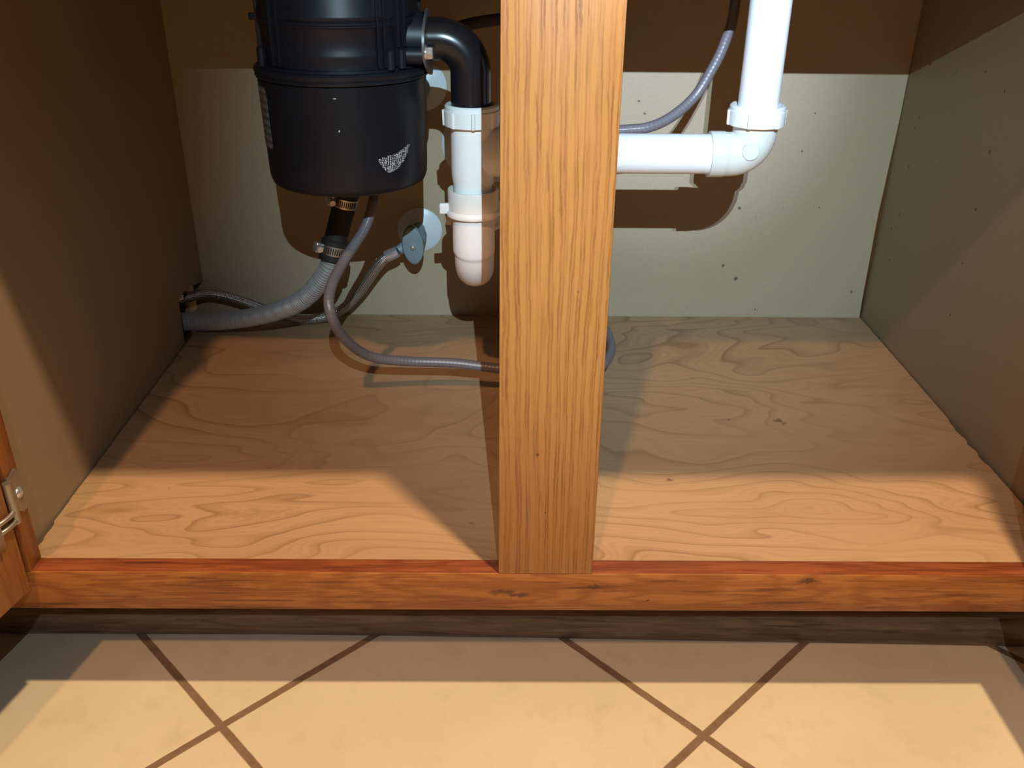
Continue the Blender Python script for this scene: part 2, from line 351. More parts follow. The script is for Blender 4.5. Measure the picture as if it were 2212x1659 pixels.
def merge(bm, t):
    me = bpy.data.meshes.new('t'); t.to_mesh(me); t.free(); bm.from_mesh(me); bpy.data.meshes.remove(me)
def spline(pts, n=12):
    P = [V(p) for p in pts]; P = [2 * P[0] - P[1]] + P + [2 * P[-1] - P[-2]]; out = []
    for i in range(1, len(P) - 2):
        a, b, c, d = P[i - 1:i + 3]
        for k in range(n):
            t = k / n
            out.append(.5 * ((2 * b) + (c - a) * t + (2 * a - 5 * b + 4 * c - d) * t * t + (3 * b - a - 3 * c + d) * t ** 3))
    out.append(P[-2]); return out
def resample(path, step):
    L_ = [0.0]
    for a, b in zip(path, path[1:]): L_.append(L_[-1] + (b - a).length)
    n = max(2, int(L_[-1] / step)); out = []; j = 0
    for k in range(n + 1):
        s = L_[-1] * k / n
        while j < len(path) - 2 and L_[j + 1] < s: j += 1
        d = L_[j + 1] - L_[j]; out.append(path[j].lerp(path[j + 1], (s - L_[j]) / d if d > 0 else 0))
    return out
def sweep(bm, path, rad, seg=20, caps=True, uv=True):
    """tube along path; rad is a number or a function of arc length"""
    n = len(path); s = [0.0]
    for a, b in zip(path, path[1:]): s.append(s[-1] + (b - a).length)
    rf = rad if callable(rad) else (lambda q: rad)
    T = [(path[min(i + 1, n - 1)] - path[max(i - 1, 0)]).normalized() for i in range(n)]
    up = V((0, 0, 1)) if abs(T[0].z) < .9 else V((0, 1, 0))
    nrm = (up - T[0] * up.dot(T[0])).normalized()
    lay = bm.loops.layers.uv.verify()
    rings = []
    for i in range(n):
        nrm = (nrm - T[i] * nrm.dot(T[i])).normalized(); bi = T[i].cross(nrm)
        rings.append([bm.verts.new(path[i] + (nrm * math.cos(2 * PI * k / seg) + bi * math.sin(2 * PI * k / seg)) * rf(s[i])) for k in range(seg)])
    for i in range(n - 1):
        for k in range(seg):
            k2 = (k + 1) % seg
            f = bm.faces.new((rings[i][k], rings[i][k2], rings[i + 1][k2], rings[i + 1][k]))
            for lp, (uu, vv) in zip(f.loops, ((k, s[i]), (k + 1, s[i]), (k + 1, s[i + 1]), (k, s[i + 1]))): lp[lay].uv = (uu / seg, vv)
    if caps: bm.faces.new(rings[0][::-1]); bm.faces.new(rings[-1])
def lathe(bm, prof, origin=(0, 0, 0), axis='z', seg=48, rfun=None, a0=0, a1=2 * PI):
    """profile = list of (r, h); rfun(theta, r, h) may modulate the radius"""
    full = abs(a1 - a0 - 2 * PI) < 1e-6; O = V(origin); rows = []
    def pt(r, h, a):
        if rfun: r = rfun(a, r, h)
        x, y = r * math.cos(a), r * math.sin(a)
        return O + {'z': V((x, y, h)), 'x': V((h, x, y)), 'y': V((x, h, y))}[axis]
    m = seg if full else seg + 1
    for r, h in prof:
        if r < 1e-7: rows.append([bm.verts.new(pt(0, h, 0))] * m); continue
        rows.append([bm.verts.new(pt(r, h, a0 + (a1 - a0) * k / seg)) for k in range(m)])
    for A, B in zip(rows, rows[1:]):
        for k in range(seg):
            q = [A[k], A[(k + 1) % m], B[(k + 1) % m], B[k]]; u = []
            for v in q:
                if v not in u: u.append(v)
            if len(u) > 2:
                try: bm.faces.new(u)
                except ValueError: pass
def ribs(n, width, amp, phase=0.0, lo=None, hi=None):
    def f(a, r, h):
        if lo is not None and not (lo <= h <= hi): return r
        d = abs(((a - phase) / (2 * PI / n) + .5) % 1 - .5) * (2 * PI / n)
        return r + (amp if d < width else 0)
    return f
def arc(c, r, a0, a1, plane, n=14):
    """arc points around c; plane gives the two unit vectors"""
    e1, e2 = V(plane[0]), V(plane[1]); c = V(c)
    return [c + (e1 * math.cos(a0 + (a1 - a0) * k / n) + e2 * math.sin(a0 + (a1 - a0) * k / n)) * r for k in range(n + 1)]

# ================================================================== SETTING
bm = bmesh.new(); box(bm, (-2.2, -3.2, -0.03), (2.2, 0.60, 0.0))
o = finish('floor', bm, m_tile, smooth=False); o['kind'] = 'structure'
bm = bmesh.new(); box(bm, (-2.2, 0.60, -0.03), (2.2, 0.68, 2.6))
o = finish('wall_back', bm, m_wallp, smooth=False); o['kind'] = 'structure'

# ================================================================== CABINET
ZR = 0.14                      # top of the bottom rail and of the cabinet floor
XL, XR, YB = -0.430, 0.444, 0.5425
SL, SR = -0.416, 0.413          # inner edges of the side stiles
TOP = 0.876; OPEN = ZR + 0.525
cab = thing('sink_cabinet', 'oak sink base cabinet with open doors and pale plywood floor, seen through its open front', 'cabinet')

bm = bmesh.new(); box(bm, (-0.454, 0.0, 0.102), (0.454, 0.0190, ZR), 0.0012)
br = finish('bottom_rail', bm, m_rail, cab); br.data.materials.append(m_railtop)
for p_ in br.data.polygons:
    if p_.normal.z > .95: p_.material_index = 1          # upward faces get a darker, redder oak than the front
bm = bmesh.new(); box(bm, (-0.0381, 0.0002, ZR - 0.0002), (0.0381, 0.0192, OPEN + .0005), 0.0008)
finish('center_stile', bm, m_oak_v, cab, label='honey oak centre post dividing the opening')
bm = bmesh.new(); box(bm, (-0.454, 0.0, ZR), (SL, 0.0190, TOP), 0.001)
finish('side_stile', bm, m_stile, cab)
bm = bmesh.new(); box(bm, (SR, 0.0, ZR), (0.454, 0.0190, TOP), 0.001)
finish('side_stile', bm, m_stile, cab)
bm = bmesh.new(); box(bm, (SL, 0.0, OPEN), (SR, 0.0190, TOP), 0.001)
finish('top_rail', bm, m_rail, cab)
bm = bmesh.new(); box(bm, (-0.43, -0.019, OPEN + 0.075), (0.43, 0.0, TOP - 0.015), 0.003)
finish('false_drawer_front', bm, m_rail, cab)

# side panels; the left one has a rough notch cut at its lower back corner for the hoses
def side_with_notch():
    bm = bmesh.new()
    x0, x1 = XL - 0.014, XL
    pts = [(0.019, 0.105), (0.445, 0.105), (0.444, 0.150), (0.4455, 0.172), (0.447, 0.1935), (0.452, 0.198), (0.470, 0.1985), (0.492, 0.197), (0.515, 0.191),
           (0.535, 0.186), (0.5445, 0.185), (0.5445, TOP), (0.019, TOP)]
    a = [bm.verts.new((x0, y, z)) for y, z in pts]; b_ = [bm.verts.new((x1, y, z)) for y, z in pts]
    bm.faces.new(a); bm.faces.new(b_[::-1])
    n = len(pts)
    for i in range(n): bm.faces.new((a[i], a[(i + 1) % n], b_[(i + 1) % n], b_[i]))
    return bm
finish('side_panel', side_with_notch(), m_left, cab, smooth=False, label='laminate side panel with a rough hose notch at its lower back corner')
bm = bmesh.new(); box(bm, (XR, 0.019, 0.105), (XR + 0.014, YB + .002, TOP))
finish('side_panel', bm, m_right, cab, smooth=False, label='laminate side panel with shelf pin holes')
bm = bmesh.new()
pts = [(XL - .06, .10), (XR - 0.0015, .10), (XR - 0.0035, .16), (XR - .0045, .28), (XR - .001, .40), (XR + 0.001, TOP), (XL - .06, TOP)]
fr = [bm.verts.new((x, YB, z)) for x, z in pts]; bkv = [bm.verts.new((x, YB + .006, z)) for x, z in pts]
bm.faces.new(fr); bm.faces.new(bkv[::-1])
for i in range(len(pts)): bm.faces.new((fr[i], fr[(i + 1) % len(pts)], bkv[(i + 1) % len(pts)], bkv[i]))
finish('back_panel', bm, m_back, cab, smooth=False)
# floor panel with slightly chipped long edges
bm = bmesh.new(); n = 90; rr = random.Random(3)
def edge(side, y):
    base = XL + 0.0012 if side < 0 else XR - 0.0018
    j = rr.uniform(0, .0006)
    if side < 0 and (.035 < y < .075): j += rr.uniform(0, .003)
    if side > 0 and (.17 < y < .26): j += rr.uniform(0, .0032)
    return base - side * j
for zz, nm in ((ZR - 0.0006, 't'), (0.121, 'b')):
    pass
top = []; bot = []
for k in range(n + 1):
    y = 0.0192 + (YB - 0.0205) * k / n
    a, c_ = edge(-1, y), edge(1, y)
    top.append((bm.verts.new((a, y, ZR - .0006)), bm.verts.new((c_, y, ZR - .0006)))); bot.append((bm.verts.new((a, y, .121)), bm.verts.new((c_, y, .121))))
for k in range(n):
    bm.faces.new((top[k][0], top[k][1], top[k + 1][1], top[k + 1][0])); bm.faces.new((bot[k][0], bot[k + 1][0], bot[k + 1][1], bot[k][1]))
    bm.faces.new((top[k][0], top[k + 1][0], bot[k + 1][0], bot[k][0])); bm.faces.new((top[k][1], bot[k][1], bot[k + 1][1], top[k + 1][1]))
bm.faces.new((top[0][0], bot[0][0], bot[0][1], top[0][1])); bm.faces.new((top[n][0], top[n][1], bot[n][1], bot[n][0]))
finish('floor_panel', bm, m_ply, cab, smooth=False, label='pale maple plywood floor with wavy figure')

# toe kick with a rounded moulding in front of it
bm = bmesh.new(); box(bm, (-0.60, 0.094, 0.001), (0.60, 0.106, 0.104))
finish('toe_kick', bm, m_kick, cab, smooth=False)
bm = bmesh.new(); prof = [(0.0, 0.001), (0.0, 0.012)] + [(0.0125 - 0.0125 * math.cos(t), 0.012 + 0.021 * math.sin(t)) for t in [PI / 2 * k / 10 for k in range(1, 11)]] + [(0.0235, 0.033), (0.0235, 0.001)]
rows = []
for k in range(25):
    x = -0.60 + 1.2 * k / 24; t = (x + .25) / .7
    yf = 0.0815 - 0.0125 * max(0, t) ** 1.2 - .002 * max(0, -t - .1)
    rows.append([bm.verts.new((x, min(yf + a, 0.0938) if a > .0 else yf, z)) for a, z in prof])
for A, B in zip(rows, rows[1:]):
    for i in range(len(prof)):
        j = (i + 1) % len(prof); bm.faces.new((A[i], A[j], B[j], B[i]))
bm.faces.new(rows[0]); bm.faces.new(rows[-1][::-1])
finish('shoe_molding', bm, m_kick, cab, label='dark rounded moulding along the tiles')

# doors: overlay doors swung open
def door(hx, hy, ang, side):
    """frame-and-panel door; hinge edge at (hx,hy), inner face towards the opening"""
    W, H, T = 0.425, 0.552, 0.019; z0 = 0.128
    bm = bmesh.new(); s = 0.057
    def b_(u0, u1, z0_, z1_, t0, t1, bv=.0015): box(bm, (u0, t0, z0_), (u1, t1, z1_), bv)
    b_(0, s, 0, H, 0, T); b_(W - s, W, 0, H, 0, T); b_(s, W - s, 0, s, 0, T); b_(s, W - s, H - s, H, 0, T)
    b_(s - .004, W - s + .004, s - .004, H - s + .004, .006, .0125, 0)
    # local: u along the door away from the hinge, t = 0 inner face
    e_u = V((math.sin(ang), -math.cos(ang), 0)); e_t = V((side * math.cos(ang), side * math.sin(ang), 0))
    Mx = Matrix(((e_u.x, e_t.x, 0, hx), (e_u.y, e_t.y, 0, hy), (0, 0, 1, z0), (0, 0, 0, 1)))
    bmesh.ops.transform(bm, matrix=Mx, verts=bm.verts)
    return finish('door', bm, m_door, cab)
dl = door(-0.4152, -0.0075, math.radians(-13), -1)
dr = door(0.3945, -0.004, 0.0, 1)

# hinge at the lower left: plate on the stile edge, curled knuckle, arm to the door
def hinge(par, z):
    bm = bmesh.new()
    pts = [(0.0175, z - .018), (0.0175, z + .012), (.012, z + .019), (.004, z + .017), (-.001, z + .019), (-.001, z - .010), (.004, z - .015), (.010, z - .020)]
    a = [bm.verts.new((SL + .0004, y, q)) for y, q in pts]; c_ = [bm.verts.new((SL + .0022, y, q)) for y, q in pts]
    bm.faces.new(a[::-1]); bm.faces.new(c_)
    for i in range(len(pts)): j = (i + 1) % len(pts); bm.faces.new((a[i], a[j], c_[j], c_[i]))
    # knuckle and wrap arm
    sweep(bm, [V((SL + .003, -.0045, z - .020)), V((SL + .003, -.0045, z + .016))], .0034, 14)
    for dz in (-.0165, -.0085):
        sweep(bm, spline([(SL + .0025, -.004, z + dz), (SL + .0034, -.009, z + dz - .001), (SL + .0010, -.0165, z + dz - .002), (SL - .0035, -.023, z + dz - .003)]), .0021, 12)
    Mh = Matrix.Translation((-.4152 - .0058, -.0075 - .024, z - .015)) @ Matrix.Rotation(math.radians(-13), 4, 'Z')
    box(bm, (-.0002, -.018, -.017), (.0024, .012, .013), .0008, Mh)
    box(bm, (.0018, -.010, -.012), (.0060, .006, .002), .0012, Mh)
    h = finish('hinge', bm, m_nickel, par)
    bm = bmesh.new(); lathe(bm, [(0, .0046), (.0022, .0042), (.0040, .0032), (.0048, .0018), (.0048, .0002)], (SL + .0008, .0085, z - .001), 'x', 20)
    finish('hinge_screw', bm, m_chrome, h)
    return h
hinge(dl, 0.212); hinge(dl, 0.60)

# ================================================================== COUNTERTOP + SINK (above the frame; they close the cabinet to the room)
bm = bmesh.new()
box(bm, (-0.75, -0.035, TOP), (0.75, 0.075, TOP + .036)); box(bm, (-0.75, 0.485, TOP), (0.75, 0.598, TOP + .036))
box(bm, (-0.75, 0.075, TOP), (-0.39, 0.485, TOP + .036)); box(bm, (0.39, 0.075, TOP), (0.75, 0.485, TOP + .036))
o = finish('countertop', bm, m_counter, smooth=False)
o['label'] = 'dark countertop slab lying on top of the sink cabinet, around the sink'; o['category'] = 'countertop'
sink = thing('kitchen_sink', 'stainless double bowl sink set into the countertop over the cabinet', 'sink', (0, .29, TOP))
for x0, x1, cx in ((-0.385, -0.01, -0.185), (0.01, 0.385, 0.2005)):
    bm = bmesh.new()
    zb = 0.70; t = .0015
    for lo, hi in (((x0, .08, zb), (x0 + t, .48, TOP + .036)), ((x1 - t, .08, zb), (x1, .48, TOP + .036)), ((x0, .08, zb), (x1, .08 + t, TOP + .036)), ((x0, .48 - t, zb), (x1, .48, TOP + .036))): box(bm, lo, hi)
    # bowl bottom with a round drain opening
    Rn = .045; ring = [bm.verts.new((cx + Rn * math.cos(2 * PI * k / 32), .29 + Rn * math.sin(2 * PI * k / 32), zb)) for k in range(32)]
    outer = []
    for k in range(32):
        a = 2 * PI * k / 32; dx, dy = math.cos(a), math.sin(a)
        tx = ((x1 - cx) / dx if dx > 1e-6 else (x0 - cx) / dx if dx < -1e-6 else 9); ty = ((.19 if dy > 0 else .21) / abs(dy) if abs(dy) > 1e-6 else 9)
        q = min(tx, ty); outer.append(bm.verts.new((cx + dx * q, .29 + dy * q, zb)))
    for k in range(32): j = (k + 1) % 32; bm.faces.new((ring[k], ring[j], outer[j], outer[k]))
    finish('bowl', bm, m_steel, sink, smooth=False)
bm = bmesh.new(); box(bm, (-.40, .066, TOP + .0362), (.40, .082, TOP + .039)); box(bm, (-.40, .478, TOP + .0362), (.40, .494, TOP + .039))
box(bm, (-.0115, .08, TOP + .02), (.0115, .48, TOP + .039)); box(bm, (-.40, .08, TOP + .0362), (-.384, .48, TOP + .039)); box(bm, (.384, .08, TOP + .0362), (.40, .48, TOP + .039))
finish('rim', bm, m_steel, sink, smooth=False)
bm = bmesh.new(); lathe(bm, [(.046, .702), (.046, .690), (.040, .670), (.026, .655), (.026, .640), (.022, .640), (.022, .66), (.036, .69), (.042, .703)], (0.2005, .29, 0), 'z', 40)
finish('basket_strainer', bm, m_chrome, sink)

# ================================================================== GARBAGE DISPOSER
DX, DY = -0.185, 0.292
dsp = thing('garbage_disposer', 'large black garbage disposer hanging from the sink in the left opening', 'garbage disposer', (DX, DY, 0.387))
bm = bmesh.new()
lathe(bm, [(0, .3872), (.062, .3872), (.0690, .3878), (.0725, .3900), (.0742, .3945), (.0748, .402), (.0765, .478), (.0765, .484)], (DX, DY, 0), 'z', 96)
lh = finish('lower_housing', bm, m_black2, dsp)
bm = bmesh.new()
lathe(bm, [(.0765, .4850), (.0784, .4853), (.0790, .4872), (.0781, .4884), (.0795, .4902), (.0796, .4928), (.0782, .4945), (.0745, .4950), (.0735, .4968), (.070, .4972)], (DX, DY, 0), 'z', 96)
finish('clamp_rim', bm, m_black, dsp)
def fr_a(deg): return -PI / 2 + math.radians(deg)       # 0 = straight towards the opening, + = to the right
bm = bmesh.new()
lathe(bm, [(.070, .4972), (.0695, .504), (.0705, .5065), (.0705, .509), (.0695, .5115), (.0700, .529), (.0722, .5315), (.0722, .5345), (.0708, .5360), (.0722, .5378), (.0722, .5400), (.0708, .5425), (.072, .60), (.066, .618), (.048, .628), (.040, .640)], (DX, DY, 0), 'z', 96)
up = finish('upper_housing', bm, m_black, dsp)
bm = bmesh.new()
def rib(bm, deg, w, z0, z1, r0=.066, r1=.0738):
    m = Matrix.Translation((DX, DY, 0)) @ Matrix.Rotation(math.radians(deg), 4, 'Z')
    box(bm, (-w / 2, -r1, z0), (w / 2, -r0, z1), .0006, m)
for dg in (-36.5, -44, 35, 40, 50, 56, 100, 130, 160, 190, 220, 250, 280): rib(bm, dg, .0016, .498, .612)
for dg, r in ((43, .004), (53, .004), (-58, .004)):       # screw bosses standing on the rim
    a = fr_a(dg); lathe(bm, [(0, .513), (r * .6, .513), (r, .5115), (r, .4965)], (DX + .0745 * math.cos(a), DY + .0745 * math.sin(a), 0), 'z', 20)
for dg in (50, 56): rib(bm, dg, .0022, .514, .612, .066, .0765)
finish('rib', bm, m_black, dsp)
bm = bmesh.new()
for z0, z1 in ((.5325, .5335),): lathe(bm, [(.0722, z0), (.0727, (z0 + z1) / 2), (.0722, z1)], (DX, DY, 0), 'z', 60, None, fr_a(-36), fr_a(34))
finish('molded_bead', bm, m_black, dsp)
bm = bmesh.new(); box(bm, (-.0072, -.0022, -.003), (.0052, .0022, .003), .0008, Matrix.Translation((DX - .0755, DY - .001, .5335)) @ Matrix.Rotation(PI, 4, 'Z'))
finish('molded_tab', bm, m_black, dsp)
bm = bmesh.new()
lathe(bm, [(.042, .638), (.050, .640), (.050, .648), (.044, .650), (.044, .690), (.048, .695), (.048, .698)], (DX, DY, 0), 'z', 48)
finish('mounting_ring', bm, m_steel, dsp)
# outlet neck with its screw boss
bm = bmesh.new()
lathe(bm, [(.0245, -.145), (.0235, -.120), (.0225, -.108)], (0, .285, .517), 'x', 36)
lathe(bm, [(0, -.140), (.0082, -.140), (.0080, -.1080), (.0060, -.1078), (0, -.1078)], (0, .257, .506), 'x', 24)
lathe(bm, [(0, -.140), (.0072, -.140), (.0070, -.1080), (0, -.1078)], (0, .313, .526), 'x', 24)
finish('outlet_neck', bm, m_black, dsp)
bm = bmesh.new()          # thin oval clamp plate, slightly bent at its lower end
pl = []
for k in range(40):
    a = 2 * PI * k / 40; yy = .285 + .036 * math.cos(a); zz = .514 + .028 * math.sin(a)
    bend = .0045 * max(0, (.503 - zz) / .02) + .002 * max(0, (zz - .525) / .02)
    pl.append((yy, zz, bend))
A = [bm.verts.new((-.1078 + b_, y, z)) for y, z, b_ in pl]; B = [bm.verts.new((-.1056 + b_, y, z)) for y, z, b_ in pl]
bm.faces.new(A[::-1]); bm.faces.new(B)
for i in range(40): j = (i + 1) % 40; bm.faces.new((A[i], A[j], B[j], B[i]))
fp = finish('elbow_flange', bm, m_plate, dsp, label='thin metal clamp plate of the outlet')
bm = bmesh.new(); lathe(bm, [(0, .0070), (.0048, .0070), (.0056, .0062), (.0056, .0012)], (-.1056, .257, .508), 'x', 6)
lathe(bm, [(.0068, .0012), (.0068, 0)], (-.1056, .257, .508), 'x', 24); 
bolt = finish('flange_bolt', bm, m_chrome, fp, ang=20)
EP = [V((-.1100, .285, .5165)), V((-.100, .285, .5165))] + arc((-.096, .285, .4875), .029, PI / 2, 0, ((1, 0, 0), (0, 0, 1)), 20) + [V((-.067, .285, .47)), V((-.067, .285, .448))]
bm = bmesh.new(); sweep(bm, resample(EP, .002), .0185, 40)
finish('discharge_elbow', bm, m_elbow, dsp, label='glossy black curved outlet pipe')
# peeled foil patch and rating label, wrapped on the lower housing
def wrapped(poly, r, mat, name, off=.0003):
    """poly = (degrees, z) outline; filled as a grid clipped to the outline"""
    bm = bmesh.new(); xs = [p[0] for p in poly]; zs = [p[1] for p in poly]; nx, nz = 40, 24
    def rad(z): return .0748 + (.0765 - .0748) * (z - .402) / .076 + off
    def inside(a, z):
        c_ = False; n = len(poly)
        for i in range(n):
            (x1, z1), (x2, z2) = poly[i], poly[(i + 1) % n]
            if (z1 > z) != (z2 > z) and a < (x2 - x1) * (z - z1) / (z2 - z1) + x1: c_ = not c_
        return c_
    def P(a, z, d=0): q = fr_a(a); return V((DX + (rad(z) + d) * math.cos(q), DY + (rad(z) + d) * math.sin(q), z))
    ax = [min(xs) + (max(xs) - min(xs)) * i / nx for i in range(nx + 1)]; az = [min(zs) + (max(zs) - min(zs)) * i / nz for i in range(nz + 1)]
    g = {}
    def gv(i, j, d):
        if (i, j, d) not in g: g[(i, j, d)] = bm.verts.new(P(ax[i], az[j], d))
        return g[(i, j, d)]
    cells = {(i, j) for i in range(nx) for j in range(nz) if inside((ax[i] + ax[i + 1]) / 2, (az[j] + az[j + 1]) / 2)}
    for i, j in cells:
        for d in (0, .00025): bm.faces.new((gv(i, j, d), gv(i + 1, j, d), gv(i + 1, j + 1, d), gv(i, j + 1, d)))
        for (p, q, di, dj) in (((i, j), (i + 1, j), 0, -1), ((i + 1, j), (i + 1, j + 1), 1, 0), ((i + 1, j + 1), (i, j + 1), 0, 1), ((i, j + 1), (i, j), -1, 0)):
            if (i + di, j + dj) not in cells: bm.faces.new((gv(*p, 0), gv(*q, 0), gv(*q, .00025), gv(*p, .00025)))
    return finish(name, bm, mat, lh)
wrapped([(29, .4215), (36, .4230), (44, .4245), (55, .4300), (56.5, .4300), (53, .4220), (50, .4165), (46, .4120), (42, .4095), (37, .4080), (34, .4110), (31, .4165)], 0, m_patch, 'foil_patch')
wrapped([(-86, .4815), (-57, .4795), (-53.5, .4775), (-53, .4270), (-56, .4245), (-86, .4245)], 0, m_label, 'rating_label')
for (a, z, s1, s2) in ((3.2, .4755, .0028, .0007), (4.6, .4480, .0009, .0020)):
    bm = bmesh.new(); q = fr_a(a); r = .0748 + .0017 * (z - .402) / .076
    box(bm, (-s1 / 2, -.0006, -s2 / 2), (s1 / 2, .0004, s2 / 2), .0003, Matrix.Translation((DX + r * math.cos(q), DY + r * math.sin(q), z)) @ Matrix.Rotation(math.radians(a), 4, 'Z'))
    finish('scuff_mark', bm, m_nut, lh)

# ================================================================== WHITE TRAP (left) and DRAIN PIPE (right)
TX, TY = -0.0662, 0.285
trap = thing('drain_trap', 'white plastic sink trap standing beside the oak centre post under the black elbow', 'drain trap', (TX, TY, .268))
def slip_nut(cx, cy, z0, z1, r, par, mat, phase=0.0, n=8, name='slip_nut'):
    bm = bmesh.new(); h = z1 - z0
    f = ribs(n, .055, .0016, phase, z0 + h * .0, z0 + h * .74)
    lathe(bm, [(.0188, z0), (r * .97, z0), (r, z0 + .0006), (r + .0004, z0 + h * .73), (r - .0004, z0 + h * .76), (r - .0006, z0 + h * .93), (r - .002, z1), (.0215, z1), (.0192, z1 - .002), (.0188, z1 - .006)], (cx, cy, 0), 'z', 160, f)
    return finish(name, bm, mat, par)
slip_nut(TX, TY, .4405, .4600, .0258, trap, m_nut, PI * .02)
bm = bmesh.new()
lathe(bm, [(.0185, .442), (.0202, .441), (.0202, .396), (.0198, .391), (.0187, .386), (.0187, .360), (.0165, .360), (.0165, .442)], (TX, TY, 0), 'z', 56)
lathe(bm, [(.0165, -.056), (.0200, -.056), (.0222, -.050), (.0226, -.018), (.0215, -.016), (.0188, -.016), (.0165, -.016)], (0, TY, .4148), 'x', 56)
finish('tee_pipe', bm, m_white, trap, label='white tee tube between the two slip nuts')
def wing_nut(cx, cy, z0, z1, r, par, mat, ang0, zt):
    bm = bmesh.new()
    lathe(bm, [(.0190, z0 + .001), (r + .0012, z0), (r + .0018, z0 + .002), (r + .0008, z0 + .0045), (r - .0006, z0 + .006), (r, z1 - .002), (r - .0006, z1), (r - .0028, z1), (r - .0036, z1 - .004), (.0190, z1 - .006)], (cx, cy, 0), 'z', 72)
    for k in range(2):
        a = ang0 + PI * k
        m = Matrix.Translation((cx, cy, 0)) @ Matrix.Rotation(a, 4, 'Z')
        box(bm, (r - .002, -.002, zt), (r + .0085, .002, zt + .0105), .0012, m)
    return finish('slip_nut', bm, mat, par)
wing_nut(TX + .0005, TY, .3548, .3800, .0250, trap, m_ivory, PI + .18, .3565)
Rb = .040; zc = .3275
JP = [V((TX + .0007, TY, .356))] + [V((TX + .0007, TY, .34))] + arc((TX + .0007, TY + Rb, zc), Rb, PI, 2 * PI, ((0, 1, 0), (0, 0, 1)), 30) + [V((TX + .0007, TY + 2 * Rb, .345))]
def jr(s):
    return .0209 if s < .0385 else (.0209 - .0013 * min(1, (s - .0385) / .0015))
bm = bmesh.new(); sweep(bm, resample(JP, .0014), jr, 48)
finish('j_bend', bm, m_pink, trap, label='faintly pink white curved trap bottom')
wing_nut(TX + .0007, TY + 2 * Rb, .318, .340, .0250, trap, m_ivory, PI * .97, .300 + .018)
AP = [V((TX + .0007, TY + 2 * Rb, .334))] + arc((TX + .0007, TY + 2 * Rb + .028, .338), .028, PI, PI / 2, ((0, 1, 0), (0, 0, 1)), 16) + [V((-.0640, .47, .366)), V((-.0630, .5415, .366))]
bm = bmesh.new(); sweep(bm, resample(AP, .003), .0188, 40)
finish('trap_arm', bm, m_white, trap)
bm = bmesh.new(); lathe(bm, [(.0192, -.012), (.024, -.010), (.040, -.0055), (.0485, -.002), (.050, -.0005), (.050, 0)], (-.0625, YB - .0002, .366), 'y', 64)
finish('escutcheon', bm, m_escut, trap)

PX = .2005
dp = thing('drain_pipe', 'white plastic drain pipe with glued elbow in the right opening, running behind the post', 'pipe', (PX, TY, .393))
bm = bmesh.new(); sweep(bm, [V((-.0150, TY, .4148)), V((.05, TY, .4150)), V((.1640, TY, .4152))], .0186, 48)
finish('horizontal_pipe', bm, m_white, dp)
bm = bmesh.new()
EB = [V((.1590, TY, .4152)), V((.1725, TY, .4152))] + arc((.1790, TY, .4367), .0215, -PI / 2, 0, ((1, 0, 0), (0, 0, 1)), 20) + [V((PX, TY, .446))]
def er(s): return .0214 if s < .0138 else .0214 - .0008 * min(1, (s - .0138) / .002)
sweep(bm, resample(EB, .0015), er, 56)
finish('elbow', bm, m_cream, dp)
bm = bmesh.new(); lathe(bm, [(0, -.0013), (.0074, -.0013), (.0082, -.0006), (.0082, .003)], (.1938, TY - .0204, .4222), 'y', 40)
finish('molding_button', bm, m_cream, dp)
slip_nut(PX, TY, .4432, .4615, .0262, dp, m_nut, PI * .35, 6)
bm = bmesh.new(); sweep(bm, [V((PX, TY, .448)), V((PX, TY + .001, .55)), V((PX, .289, .655))], .0186, 48)
finish('vertical_pipe', bm, m_white, dp)

# ================================================================== SHUT-OFF VALVES
def valve(cx, cz, name_label, tilt):
    v = thing('shutoff_valve', name_label, 'valve', (cx, YB, cz))
    bm = bmesh.new(); lathe(bm, [(.008, -.0075), (.012, -.006), (.020, -.0035), (.0265, -.0016), (.0285, -.0004), (.0285, 0)], (cx, YB - .0002, cz), 'y', 56)
    finish('escutcheon', bm, m_escut, v)
    bm = bmesh.new(); lathe(bm, [(.0085, YB - .003), (.0085, .512), (.0125, .510), (.0125, .496), (.0100, .492), (.0070, .490), (.0070, .478), (0, .478)], (cx - .001, 0, cz + .003), 'y', 28)
    sweep(bm, [V((cx - .001, .500, cz + .002)), V((cx - .016, .487, cz - .005)), V((cx - .021, .485, cz - .0085))], .0062, 20)
    finish('valve_body', bm, m_valve, v)
    # oval handle
    bm = bmesh.new(); n = 40; prof = [(1.0, .0), (1.03, .0015), (1.03, .0050), (.97, .0068), (.80, .0076), (0, .0076)]; rows = []
    for s, t in prof:
        rows.append([V((.0128 * s * math.cos(2 * PI * k / n) * (1 - .12 * abs(math.sin(2 * PI * k / n)) ** 3), -t, .0248 * s * math.sin(2 * PI * k / n))) for k in range(n)])
    m = Matrix.Translation((cx - .0022, .4785, cz + .0025)) @ Matrix.Rotation(tilt, 4, 'Y') @ Matrix.Rotation(math.radians(6), 4, 'X')
    vr = [[bm.verts.new(m @ p) for p in r] for r in rows[:-1]]
    for A, B in zip(vr, vr[1:]):
        for k in range(n): j = (k + 1) % n; bm.faces.new((A[k], A[j], B[j], B[k]))
    bm.faces.new(vr[0][::-1]); bm.faces.new(vr[-1])
    h = finish('handle', bm, m_valve, v)
    bm = bmesh.new(); lathe(bm, [(0, -.0030), (.0016, -.0027), (.0030, -.0016), (.0034, 0), (.0034, .002)], (cx - .0022, .4706, cz + .0005), 'y', 20)
    finish('handle_screw', bm, m_chrome, h)
    return v
valve(-.1435, .2567, 'lower blue-grey shutoff valve with oval handle and round white wall plate, below the disposer', math.radians(-3))
valve(-.1335, .4335, 'upper shutoff valve, mostly hidden behind the black disposer, white wall plate showing', math.radians(4))

